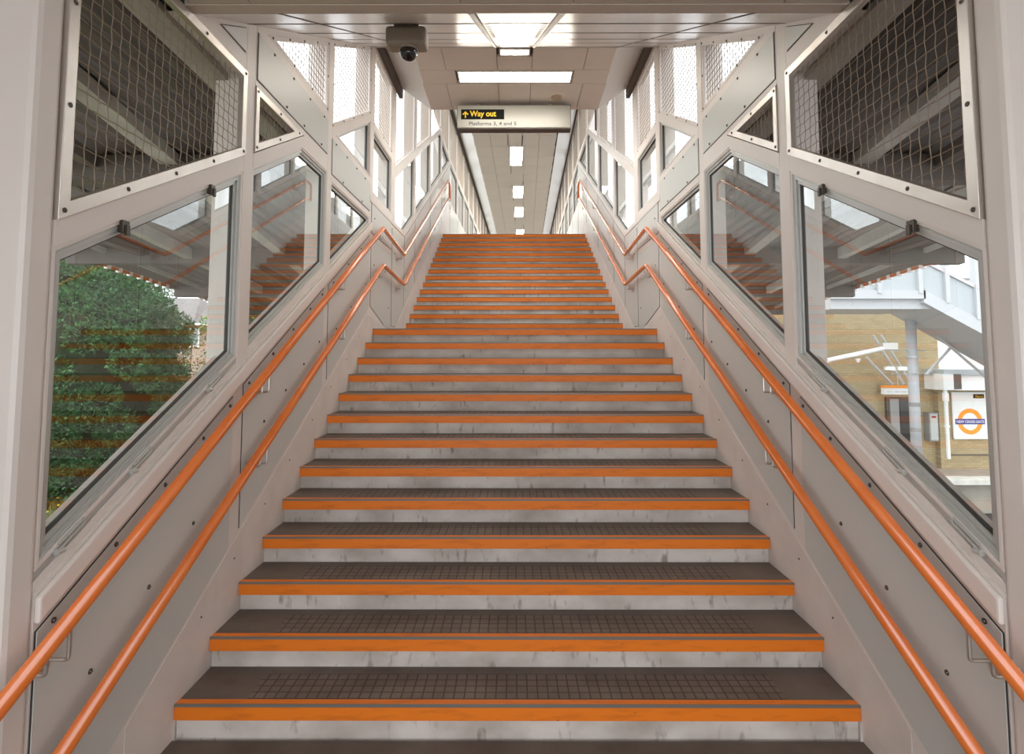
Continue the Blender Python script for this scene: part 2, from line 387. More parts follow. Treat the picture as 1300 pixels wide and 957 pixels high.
for s in (-1, 1):
    side = SIDE[s]
    wall = sempty('wall_'+side)
    def infill(P, d0=0.0, d1=-.05, name='wall_sheet', m=M_frame, bev=0):
        if P and area(P) > 1e-3: return obj(name, wprism(s, P, d0, d1), m, wall, bevel=bev)
    # pier beside the foot of the stairs
    bm = bmesh.new(); a, b = sorted((s*1.5, s*2.1)); add_box(bm, a, b, 1.655, 1.76, -.2, 3.3)
    obj('pier', bm, M_frame, wall, bevel=.02)
    a, b = sorted((s*2.1, s*2.25)); obj('added_shade_wall', box(a, b, -2.4, 1.76, -.2, 3.33), M_frame, wall)  # unseen side wall, added to keep daylight off the pier's front face
    # posts between the bays
    def ctop(y): return min(A1+K*y+3.16, 4.99) if y < 5.8 else (5.2 if y < 6.95 else min(A2+K*y+3.45, 7.4))
    edges = BAYS + CORR
    for j in range(len(edges)-1):
        ya, yb = edges[j][1], edges[j+1][0]
        zb = 0 if ya < 6 else (1.5 if ya < 8 else (A2+K*ya-.6 if ya < 12 else 4.0))
        P = [(ya, zb), (yb, zb), (yb, ctop(yb)), (ya, ctop(ya))]
        wide = .2 if j == 3 else .16
        obj('post', wprism(s, P, .0, -.17), M_frame, wall, bevel=.004)
    for j, (ya, yb) in enumerate(BAYS):
        if j == 0:
            infill(region(ya, yb, [flat(-.1)], [n1(1.20)])); infill(region(ya, yb, [n1(2.28)], [n1(2.37)]), 0, -.1)
            infill(region(ya, yb, [flat(3.24)], [flat(3.34), n1(3.14)]), 0, -.1); infill(region(2.50, yb, [flat(3.34)], [n1(3.14)]))
        if j == 1:
            infill(region(ya, yb, [flat(0)], [n1(1.20)])); infill(region(ya, yb, [n1(2.28)], [n1(2.36), flat(3.12)]), 0, -.1)
            infill(region(ya, yb, [flat(3.12)], [flat(3.22), n1(2.36)]), 0, -.1)
            infill(region(ya, yb, [flat(3.22)], [flat(3.60), n1(3.14)]), 0, -.1)
            infill(region(ya, yb, [n1(3.07), flat(3.60)], [n1(3.14)]), 0, -.08)
        if j == 2:
            infill(region(ya, yb, [flat(.6)], [n1(1.18)])); infill(region(ya, yb, [flat(3.07)], [flat(3.49)]), 0, -.1)
            infill(region(ya, yb, [flat(3.49), n1(2.27)], [n1(2.345)]), 0, -.1); infill(region(ya, yb, [n1(3.07)], [n1(3.14)]), 0, -.08)
        if j == 3:
            infill(region(ya, yb, [flat(1.2)], [flat(3.36)])); infill(region(ya, yb, [flat(4.03)], [flat(4.11)]), 0, -.1)
            infill(region(ya, yb, [flat(4.97)], [flat(5.3)]), .0, -.08)
        if j == 4:
            infill(region(ya, yb, [flat(1.2)], [flat(3.28)])); infill(region(ya, yb, [flat(3.28)], [n2(1.33)]))
        if j >= 4:
            lo = [flat(3.28)] if j == 4 else []
            if j > 4: infill(region(ya, yb, [n2(-.5)], [n2(1.33)]))
            if j < 6: infill(region(ya, yb, [n2(2.24)], [n2(2.34)]), 0, -.1)
            if j == 6:
                infill(region(ya, yb, [n2(2.24)], [n2(2.34), flat(6.22)]), 0, -.1); infill(region(ya, yb, [flat(6.12)], [flat(6.22), n2(2.24)]), 0, -.1)
            if j == 7: infill(region(ya, yb, [flat(6.12)], [flat(6.22)]), 0, -.1)
        # windows and meshes
        where = BN[j]; grp = None
        if j == 0:
            P = region(ya, yb, [n1(1.26)], [n1(2.28)])
            root, Q = window(s, P, casement=True)
            obj('bottom_rail', wprism(s, region(ya, yb, [n1(1.20)], [n1(1.229)]), -.004, -.1), M_frame, root, bevel=.002)
            obj('bottom_rail', wprism(s, region(ya, yb, [n1(1.232)], [n1(1.259)]), -.010, -.1), M_alu, root, bevel=.002)
            obj('bottom_rail_gasket', wprism(s, region(ya, yb, [n1(1.20)], [n1(1.26)]), -.022, -.09), M_gasket, root)
            for yy in (2.07, 2.66):                                             # top hinges
                bm = bmesh.new(); a, b = sorted((s*1.488, s*1.512)); zz = A1+K*yy+2.262
                add_box(bm, a, b, yy-.018, yy+.018, zz-.035, zz+.012); a, b = sorted((s*1.478, s*1.49)); add_box(bm, a, b, yy-.008, yy+.008, zz-.045, zz-.005)
                obj('hinge', bm, M_bolt, root, bevel=.002)
            for yy in (1.84, 2.18, 2.70):                                       # sill stays
                zz = A1+K*yy+1.255; dv = Vector((0, 1, K)).normalized()
                o = W(s, yy, zz, .002); bm = bmesh.new()
                add_tube(bm, fillet([o, o+dv*.12, o+dv*.12+Vector((0,0,.018)), o+Vector((0,0,.018))], .006), .004, 6)
                add_disc(bm, o+Vector((0,-.01,-.004)), (0,1,0), .011, .03, 8)
                obj('window_stay', bm, M_alu, root)
            mesh_panel(s, region(ya, yb, [n1(2.37)], [flat(3.24)]), f'largest steel-framed wire mesh panel, nearest on the {side} wall', .045, True, True, .36)
            panel(s, region(2.56, yb-.02, [flat(3.34)], [n1(3.10)]), wall)
            br = [(y, A1+K*y+1.045) for y in (1.83,2.10,2.38,2.66,2.90)] + [(y, A1+K*y+.70) for y in (2.0,2.3,2.6)]
            panel(s, region(1.765, 2.935, [n1(.29), flat(.02)], [n1(1.075)]), wall, br)
            bolts_along(s, wall, [(y, A1+K*y+.18) for y in (2.7,3.0,3.35,3.7,4.1,4.5,4.9,5.3)], .0)
        if j == 1:
            P = region(ya, yb, [n1(1.235)], [n1(2.28), flat(3.12)]); root, Q = window(s, P, casement=True)
            obj('bottom_rail', wprism(s, region(ya, yb, [n1(1.20)], [n1(1.235)]), -.006, -.1), M_frame, root, bevel=.002)
            mesh_panel(s, region(ya, yb-.02, [n1(2.37)], [flat(3.21)]), f'small triangular steel-framed wire mesh on the {side} wall', .04, True, True, .3)
            mesh_panel(s, region(ya, yb, [flat(3.61)], [n1(3.07)]), f'upper triangular wire mesh against the sloping ceiling on the {side} wall', .03, False, True, .3)
            panel(s, region(3.09, 4.30, [flat(3.255)], [flat(3.54), n1(3.08)]), wall, [(3.3,3.52),(3.6,3.52),(3.9,3.52),(4.2,3.52),(3.5,3.28),(3.8,3.28),(4.15,3.28)])
            panel(s, region(3.04, 4.29, [n1(.30)], [n1(1.075)]), wall, [(y, A1+K*y+1.045) for y in (3.1,3.4,3.7,4.0,4.24)] + [(y, A1+K*y+.70) for y in (3.3,3.6,3.9,4.2)])
        if j == 2:
            window(s, region(ya, yb, [n1(1.18)], [flat(3.07)])); window(s, region(ya, yb, [flat(3.50)], [n1(2.27)]))
            mesh_panel(s, region(ya, yb, [n1(2.345)], [n1(3.07)]), f'wire mesh panel just before the landing, high on the {side} wall', .03, False, True, .33)
            panel(s, region(4.41, 5.61, [flat(3.13)], [flat(3.43)]), wall, [(y,3.41) for y in (4.5,4.8,5.1,5.4)]+[(4.7,3.15),(5.3,3.15)])
            panel(s, region(4.39, 5.62, [n1(.30)], [n1(1.06)]), wall, [(y, A1+K*y+1.03) for y in (4.5,4.9,5.3)] + [(y, A1+K*y+.6) for y in (4.6,5.0,5.5)])
        if j == 3:
            window(s, region(ya, yb, [flat(3.36)], [flat(4.03)]))
            mesh_panel(s, region(ya, yb, [flat(4.11)], [flat(4.97)]), f'rectangular wire mesh panel above the landing on the {side} wall', .03, False, True, .4)
            panel(s, region(5.68, 6.62, [(2.2+.27*5.5, -.27)], [flat(2.86)]), wall, [(5.8,2.6),(6.3,2.6),(6.5,2.2)])
            panel(s, region(5.68, 6.62, [flat(2.92)], [flat(3.29)]), wall, [(5.8,3.1),(6.4,3.1)])
        if j >= 4:
            lo = [n2(1.33)] + ([flat(3.28)] if j == 4 else [])
            hi = [n2(2.24)] + ([flat(6.12)] if j >= 6 else [])
            if j == 7: hi = [flat(6.12)]
            window(s, region(ya, yb, lo, hi))
            lo = [n2(2.34)] if j < 6 else ([n2(2.34), flat(6.22)] if j == 6 else [flat(6.22)])
            mesh_panel(s, region(ya, yb, lo, [n2(3.42), flat(7.33)]), f'wire mesh panel on the {side} wall {where}', .025, False, False, 0)
            if j == 4:
                panel(s, region(6.66, 7.38, [flat(1.99), n2(.30)], [flat(3.2)]), wall, [(6.8,2.9),(7.2,2.9)])
                panel(s, region(7.42, 8.18, [n2(.30)], [n2(1.26)]), wall)
            else: panel(s, region(ya-.05, yb+.05, [n2(.30)], [n2(1.26)]), wall)
    for ya, yb in CORR:
        infill(region(ya, yb, [flat(3.9)], [flat(5.17)])); infill(region(ya, yb, [flat(6.12)], [flat(6.22)]), 0, -.1)
        window(s, region(ya, yb, [flat(5.17)], [flat(6.12)]))
        mesh_panel(s, region(ya, yb, [flat(6.22)], [flat(7.33)]), f'row of wire mesh panels above the corridor windows on the {side}', .025, False, False, 0, group=f'corridor mesh panels, {side} wall')
        panel(s, region(ya-.03, yb+.03, [flat(4.25)], [flat(5.1)]), wall)
    # rounded sill rail below the lower windows
    P = region(1.757, 5.66, [n1(1.105)], [n1(1.185)]); o = infill(P, .022, .0, 'sill_rail', M_frame, .007)
    P = region(5.6, 7.43, [flat(3.24)], [flat(3.30)]); infill(P, .01, 0, 'sill_rail', M_frame, .003)
    # stair string: a plate following the flights with a splayed foot at the landing
    bm = bmesh.new()
    P = [(2.2,0.0),(5.55,.9),(5.55,A1+K*5.55+.27),(2.2,A1+K*2.2+.27)]
    wprism(s, P, .003, -.02, bm); wprism(s, [(5.55,.9),(6.62,1.6),(6.62,ZL+.03),(5.55,A1+K*5.55+.27)], .003, -.02, bm)
    wprism(s, [(6.85,ZL-.2),(12.2,3.9),(12.2,A2+K*12.2-.2),(11.5,A2+K*11.5+.27),(7.1,A2+K*7.1+.27),(6.85,ZL+.02)], .003, -.02, bm)
    obj('stair_string', bm, M_string, wall)
    # cornice channel over the landing and the junction strip above the upper meshes
    infill([(5.76,4.975),(6.98,4.975),(6.98,5.09),(5.76,5.09)], .05, 0, 'dark_channel', M_dark)
    bm = wprism(s, [(12.0,7.33),(30,7.33),(30,7.44),(12.0,7.44)], .05, -.05); obj('dark_channel', bm, M_dark, wall)
    if s == 1: pass

wb = struct(obj('wall_back', box(-2, 3, 32.6, 32.8, 4, 8), M_frame))

# ------------------------------------------------------------------ ceilings
ceil = sempty('ceiling')
obj('soffit_slab', box(-2.6, 2.6, -2.4, 2.44, 3.315, 3.5), M_gap, ceil)
for x0, x1 in ((-2.6,-1.475),(-1.47,-1.20),(-1.195,-.255),(-.25,.25),(.255,1.195),(1.20,1.47),(1.475,2.6)):
    y1 = 1.64 if abs(x0+x1) > 3.5 else 2.384
    obj('soffit_panel', box(x0, x1, -2.4, y1, 3.250, 3.317), M_soffit, ceil, bevel=.002)
obj('soffit_edge', box(-1.5, 1.5, 2.388, 2.452, 3.247, 3.33), M_soffit, ceil, bevel=.001)
def zs(y): return 3.246+.5195*(y-2.45)-3.105
def slope_panel(x0, x1, ya, yb, off, th, m, name):
    A = [(x0,ya,zs(ya)+off),(x1,ya,zs(ya)+off),(x1,yb,zs(yb)+off),(x0,yb,zs(yb)+off)]
    return obj(name, add_prism(bmesh.new(), A, [(x,y,z+th) for x,y,z in A]), m, ceil, bevel=.0015 if name != 'ceiling_backing' else 0)
slope_panel(-1.66, 1.66, 2.44, 5.80, 3.135, .1, M_gap, 'ceiling_backing')
LINES = [2.97, 3.67, 4.36, 4.94, 5.53]
ys = [2.455] + LINES + [5.775]
for yl in LINES:                                # dark joints between the slats
    for x0, x1 in ((-1.5,-.23),(.23,1.5)): slope_panel(x0, x1, yl-.022, yl+.022, 3.1035, .004, M_gap, 'panel_joint')
for xj in (-1.095, 1.095): slope_panel(xj-.012, xj+.012, 2.46, 5.775, 3.1035, .004, M_gap, 'panel_joint')
for i in range(6):
    g = .005
    for x0, x1 in ((-1.5,-1.10),(-1.09,-.225),(.225,1.09),(1.10,1.5)):
        slope_panel(x0+g/2, x1-g/2, ys[i]+g, ys[i+1]-g, 3.105, .034, M_slat, 'ceiling_panel')
    if i in (0, 3, 4, 5): slope_panel(-.19, .19, ys[i]+g, ys[i+1]-g, 3.108, .03, M_slat, 'ceiling_panel')
for x0, x1 in ((-.222,-.195),(.195,.222)): slope_panel(x0, x1, 2.455, 5.775, 3.099, .03, M_frame, 'ceiling_trim')
# ceiling light in the slope
t = thing('ceiling_light', 'square recessed louvred light in the glossy sloping ceiling', 'ceiling light', (0, 3.5, zs(3.5)+3.105))
inv = Matrix.Translation(-t.location)
def sl(x0,x1,ya,yb,o0,o1): 
    A = [(x0,ya,zs(ya)+o0),(x1,ya,zs(ya)+o0),(x1,yb,zs(yb)+o0),(x0,yb,zs(yb)+o0)]
    return A, [(x,y,z+o1-o0) for x,y,z in A]
A, B = sl(-.19,.19,LINES[0],LINES[2],3.106,3.13); A2_, B2_ = sl(-.178,.178,LINES[0]+.02,LINES[2]-.02,3.106,3.13)
o = obj('lamp_frame', add_ring(bmesh.new(), A, B, A2_, B2_), M_steel, t); o.matrix_parent_inverse = inv
A, B = sl(-.178,.178,LINES[0]+.02,LINES[2]-.02,3.116,3.128); o = obj('diffuser', add_prism(bmesh.new(), A, B), M_lampdim, t); o.matrix_parent_inverse = inv
for k_ in range(10):
    yy = LINES[0]+.06+k_*(LINES[2]-LINES[0]-.1)/10
    for xa in (-.178, .150):
        A, B = sl(xa,xa+.028,yy,yy+.05,3.108,3.114); o = obj('louvre_clip', add_prism(bmesh.new(), A, B), M_bolt, t); o.matrix_parent_inverse = inv


# tiled landing ceiling
obj('ceiling_backing', box(-1.07, 1.07, 5.775, 7.30, 5.0, 5.03), M_gap, ceil)
def tile(x0, x1, y0, y1): obj('ceiling_tile', box(x0+.003, x1-.003, y0+.003, y1-.003, 4.972, 5.002), M_tile, ceil, bevel=.0015)
for a, b in ((-1.112,-.80),(-.80,-.20),(.20,.80),(.80,1.112)): tile(a, b, 5.78, 6.25)
tile(-.20,.20,5.95,6.25)
for a, b in ((-1.12,-.70),(.70,1.12)): tile(a, b, 6.25, 6.58)
for a, b in ((-1.135,-.84),(-.84,-.20),(-.20,.20),(.20,.84),(.84,1.135)): tile(a, b, 6.58, 7.31)
tile(-.70,.70,6.25,6.27); tile(-.70,.70,6.55,6.58)
def strip_light(x0, x1, y0, y1, z, label, m=M_lamp, group=None):
    t = thing('ceiling_light', label, 'ceiling light', ((x0+x1)/2, (y0+y1)/2, z), group); inv = Matrix.Translation(-t.location)
    lo = [(x0,y0),(x1,y0),(x1,y1),(x0,y1)]; li = [(x0+.02,y0+.02),(x1-.02,y0+.02),(x1-.02,y1-.02),(x0+.02,y1-.02)]
    o = obj('lamp_frame', add_ring(bmesh.new(), [(x,y,z-.012) for x,y in lo], [(x,y,z+.03) for x,y in lo], [(x,y,z-.012) for x,y in li], [(x,y,z+.03) for x,y in li]), M_white, t); o.matrix_parent_inverse = inv
    o = obj('diffuser', box(x0+.02, x1-.02, y0+.02, y1-.02, z-.008, z+.01), m, t); o.matrix_parent_inverse = inv
strip_light(-.68, .69, 6.27, 6.55, 4.978, 'long bright tube light set crosswise in the tiled ceiling before the sign', M_lampstrip)
strip_light(-.17, .17, 5.79, 5.93, 4.978, 'small light panel at the front edge of the tiled landing ceiling', M_lampstrip)
# coves either side and the rising ceiling over the upper flight
for s in (-1, 1):
    q = [(s*1.10,5.78,4.975),(s*1.47,5.76,5.10),(s*1.47,6.95,5.10),(s*1.13,7.31,4.975)]
    obj('ceiling_cove', add_prism(bmesh.new(), q, [(x,y,z+.02) for x,y,z in q]), M_cove, ceil)
    q = [(s*1.13,7.31,4.975),(s*1.47,6.95,5.10),(s*1.47,11.13,7.355),(s*1.05,11.15,7.05)]
    bm = bmesh.new(); a = [bm.verts.new(p) for p in q]; b = [bm.verts.new((x,y,z+.02)) for x,y,z in q]
    for tri in ((0,1,2),(0,2,3)): bm.faces.new([a[i] for i in tri]); bm.faces.new([b[i] for i in tri[::-1]])
    for i in range(4): bm.faces.new((a[i], a[(i+1)%4], b[(i+1)%4], b[i]))
    obj('ceiling_cove', bm, M_cove, ceil)
    q = [(s*1.05,11.15,7.05),(s*1.47,11.15,7.36),(s*1.47+.44,32.6,7.36),(s*1.05+.44,32.6,7.05)]
    obj('ceiling_cove', add_prism(bmesh.new(), q, [(x,y,z+.02) for x,y,z in q]), M_cove, ceil)
q = [(-1.13,7.31,4.972),(1.13,7.31,4.972),(1.05,11.15,7.05),(-1.05,11.15,7.05)]
obj('ceiling_slope', add_prism(bmesh.new(), q, [(x,y,z+.04) for x,y,z in q]), M_tile, ceil)
q = [(-1.7,6.9,5.35),(1.7,6.9,5.35),(1.7,10.9,7.5),(-1.7,10.9,7.5)]
obj('roof', add_prism(bmesh.new(), q, [(x,y,z+.1) for x,y,z in q]), M_gap, ceil)
obj('roof', box(-1.66, 1.66, 5.75, 6.95, 5.2, 5.3), M_gap, ceil)
obj('roof', box(-1.7, 2.2, 10.88, 33, 7.44, 7.6), M_gap, ceil)
lights_y = [(14.15,15.6),(17.6,18.95),(20.25,21.7),(24.0,25.4),(27.6,29.0)]
yy = 11.15
while yy < 32:
    y1 = yy + .75
    for a, b in ((-1.05,-.62),(-.62,-.16),(.20,.62),(.62,1.05)):
        sk = skew(yy+.37); obj('ceiling_tile', box(a+sk+.004, b+sk-.004, yy+.005, y1-.005, 7.05, 7.07), M_tile, ceil)
    yy = y1
prev = 11.15
for a, b in lights_y + [(32.5, 32.5)]:
    sk = skew((prev+a)/2); obj('ceiling_tile', box(-.16+sk, .20+sk, prev+.005, a-.005, 7.05, 7.07), M_tile, ceil); prev = b
q = [(-1.04,11.14,7.072),(1.04,11.14,7.072),(1.04+.44,32.6,7.072),(-1.04+.44,32.6,7.072)]
obj('ceiling_backing', add_prism(bmesh.new(), q, [(x,y,z+.02) for x,y,z in q]), M_gap, ceil)
nm = ['nearest', 'second', 'third', 'fourth', 'fifth']
for (a, b), n_ in zip(lights_y, nm):
    sk = skew((a+b)/2); strip_light(-.16+sk, .20+sk, a, b, 7.052, f'{n_} rectangular light down the corridor ceiling beyond the sign', M_lampcorr)

# ------------------------------------------------------------------ handrails
for s in (-1, 1):
    t = thing('handrail', f'orange double tubular handrail fixed along the {SIDE[s]} wall of the stairs', 'handrail', W(s, 1.4, 0, .08)); inv = Matrix.Translation(-t.location)
    X = s*1.42
    up = [(1.15, .62+.0), (5.87, 3.015), (7.0, 2.925), (11.72, 5.385)]
    up[0] = (1.15, 3.015-(5.87-1.15)*.5345)
    lw = [(1.15, 2.615-(5.90-1.15)*.53), (5.90, 2.615), (7.03, 2.54), (11.72, 4.985)]
    pu = fillet([(X,y,z) for y,z in up] + [(X, 12.0, 5.385), (X, 12.0, 4.985)], .07, 5)
    pu = fillet([(X,y,z) for y,z in up[:3]], .05, 4)[:-1] + fillet([(X,)+up[2], (X,)+up[3], (X, 11.98, 5.36), (X, 11.98, 5.0)], .06, 5)
    pl = fillet([(X,y,z) for y,z in lw] + [(X, 11.98, 5.0)], .05, 4)
    o = obj('upper_rail', add_tube(bmesh.new(), pu, .0245, 16), M_rail, t, smooth=True); o.matrix_parent_inverse = inv
    o = obj('lower_rail', add_tube(bmesh.new(), pl, .0245, 16), M_rail, t, smooth=True); o.matrix_parent_inverse = inv
    def zrail(L, y):
        for (ya, za), (yb, zb) in zip(L, L[1:]):
            if ya <= y <= yb: return za+(zb-za)*(y-ya)/(yb-ya)
    for L in (up, lw):
        for y in (1.72, 3.10, 4.50, 5.80, 6.85, 8.2, 9.7, 11.2):
            z = zrail(L, y)-.024; dy = .085
            bm = bmesh.new()
            path = fillet([(X, y, z), (X, y, z-.055), (s*1.49, y, z-.055)], .012)
            add_tube(bm, path, .0065, 8)
            path = fillet([(X, y+dy, z+.04*(1 if y < 5.85 or y > 7.1 else 0)), (X, y+dy, z-.055), (s*1.49, y+dy, z-.055)], .012)
            add_tube(bm, path, .0065, 8)
            add_tube(bm, [(s*1.49, y-.01, z-.055), (s*1.49, y+dy+.01, z-.055)], .0065, 8)
            a, b = sorted((s*1.488, s*1.4935)); add_box(bm, a, b, y-.012, y+dy+.012, z-.085, z-.025)
            o = obj('rail_bracket', bm, M_steel, t, smooth=False); o.matrix_parent_inverse = inv

# ------------------------------------------------------------------ sign, camera, smoke detector
def text_bm(body, size, extrude=.002, offset=0.0, align='LEFT', spacing=1.0):
    cu = bpy.data.curves.new('txt', 'FONT'); cu.body = body; cu.size = size; cu.extrude = extrude; cu.offset = offset; cu.align_x = align; cu.space_character = spacing
    tmp = bpy.data.objects.new('txt', cu); C.objects.link(tmp)
    dg = bpy.context.evaluated_depsgraph_get(); me = bpy.data.meshes.new_from_object(tmp.evaluated_get(dg))
    bm = bmesh.new(); bm.from_mesh(me); bpy.data.objects.remove(tmp); bpy.data.curves.remove(cu); bpy.data.meshes.remove(me)
    return bm
def front_text(name, body, x, y, z, size, m, parent, inv, width=None, offset=0.0, spacing=1.0, wx=1.0):
    bm = text_bm(body, size, .001, offset, spacing=spacing)
    xs = [v.co.x for v in bm.verts]; sc = (width/(max(xs)-min(xs))) if width else wx; x0 = min(xs)
    for v in bm.verts: v.co = Vector((x+(v.co.x-x0)*sc, y-v.co.z, z+v.co.y))
    o = obj(name, bm, m, parent); o.matrix_parent_inverse = inv; return o
SY = 7.05
t = thing('hanging_sign', 'long white way out sign with black panel hanging under the tiled ceiling', 'sign', (-.01, SY+.07, 4.6)); inv = Matrix.Translation(-t.location)
o = obj('sign_housing', box(-.757, .742, SY+.01, SY+.15, 4.60, 4.925), M_signdark, t, bevel=.004); o.matrix_parent_inverse = inv
o = obj('sign_face', box(-.748, .733, SY, SY+.012, 4.616, 4.913), M_signface, t); o.matrix_parent_inverse = inv
o = obj('black_panel', box(-.70, -.135, SY-.004, SY+.001, 4.725, 4.858), M_black, t); o.matrix_parent_inverse = inv
front_text('way_out_text', 'Way out', -.585, SY-.006, 4.765, .105, M_yellow, t, inv, width=.345, offset=.0025)
front_text('platforms_text', 'Platforms 3, 4 and 5', -.595, SY-.002, 4.645, .068, M_text, t, inv, width=.62, offset=.0006)
bm = bmesh.new()
for poly in ([(-.651,4.745),(-.635,4.745),(-.635,4.82),(-.651,4.82)], [(-.683,4.793),(-.672,4.782),(-.643,4.811),(-.643,4.832)], [(-.603,4.793),(-.614,4.782),(-.643,4.811),(-.643,4.832)]):
    add_prism(bm, [(x,SY-.007,z) for x,z in poly], [(x,SY-.004,z) for x,z in poly])
o = obj('arrow', bm, M_yellow, t); o.matrix_parent_inverse = inv
bm = bmesh.new(); add_box(bm, -.5,-.46, SY+.06, SY+.10, 4.92, 4.975); add_box(bm, .45,.49, SY+.06, SY+.10, 4.92, 4.975)
o = obj('hanger', bm, M_steel, t); o.matrix_parent_inverse = inv

t = thing('security_camera', 'grey box housing with dark dome camera on the sloping ceiling at left', 'security camera', (-.62, 3.03, 3.4)); inv = Matrix.Translation(-t.location)
bm = bmesh.new(); add_box(bm, -.735, -.505, 2.975, 3.085, 3.405, 3.515)
o = obj('housing', bm, mat('camera_housing', (.36,.32,.26), .5), t, bevel=.02); o.matrix_parent_inverse = inv
o = obj('mount', box(-.69,-.55, 3.0, 3.075, 3.515, 3.54), M_steel, t); o.matrix_parent_inverse = inv
bm = bmesh.new(); bmesh.ops.create_uvsphere(bm, u_segments=24, v_segments=14, radius=.050, matrix=Matrix.Translation((-.612,3.03,3.385)))
o = obj('camera_dome', bm, mat('smoked_dome', (.01,.01,.012), .06, spec=.8), t, smooth=True); o.matrix_parent_inverse = inv
bm = bmesh.new(); add_disc(bm, (-.612,3.03,3.392), (0,0,1), .056, .014, 24); o = obj('dome_ring', bm, M_steel, t); o.matrix_parent_inverse = inv

t = thing('smoke_detector', 'round beige smoke detector on the tiled ceiling above the sign', 'smoke detector', (.545, 6.92, 4.972)); inv = Matrix.Translation(-t.location)
bm = bmesh.new(); add_disc(bm, (.545,6.92,4.972), (0,0,-1), .105, .012, 28, .10); o = obj('detector_base', bm, M_tile, t); o.matrix_parent_inverse = inv
bm = bmesh.new(); add_disc(bm, (.545,6.92,4.96), (0,0,-1), .08, .025, 28, .062); o = obj('detector_head', bm, mat('detector_head', (.42,.32,.22), .5), t, bevel=.003); o.matrix_parent_inverse = inv

# ------------------------------------------------------------------ outside: ground, canopies
M_deck = mat('corrugated_canopy_sheet', (.10,.08,.065), .6, c2=(.06,.048,.038), scale=1.4, stretch=(1,.25,1))
M_beam = mat('canopy_beam', (.36,.335,.29), .5, c2=(.28,.255,.22), scale=3)
M_fascia = mat('rusty_orange_fascia', (.50,.16,.05), .6, c2=(.38,.14,.06), scale=5)
M_bridge = mat('pale_grey_bridge_paint', (.50,.51,.53), .5)
M_bridgepanel = mat('bridge_side_panel', (.42,.45,.47), .4)
M_grass = mat('rough_grass_ground', (.16,.17,.05), .95, c2=(.06,.05,.03), scale=2.5, lo=.4, hi=.6)
M_platform = mat('platform_paving', (.36,.33,.28), .85, c2=(.29,.26,.22), scale=2)
M_ballast = mat('track_ballast', (.05,.035,.028), .95, c2=(.02,.015,.012), scale=25)
def quad_slab(pts, th, name, m, parent=None):
    return obj(name, add_prism(bmesh.new(), pts, [(x,y,z-th) for x,y,z in pts]), m, parent)
struct(quad_slab([(-60,-12,-1.2),(-2.2,-12,-1.2),(-2.2,60,-1.2),(-60,60,-1.2)], .3, 'ground_left', M_grass))
struct(quad_slab([(1.7,-12,-3.1),(60,-12,-3.1),(60,60,-3.1),(1.7,60,-3.1)], .3, 'trackbed', M_ballast))
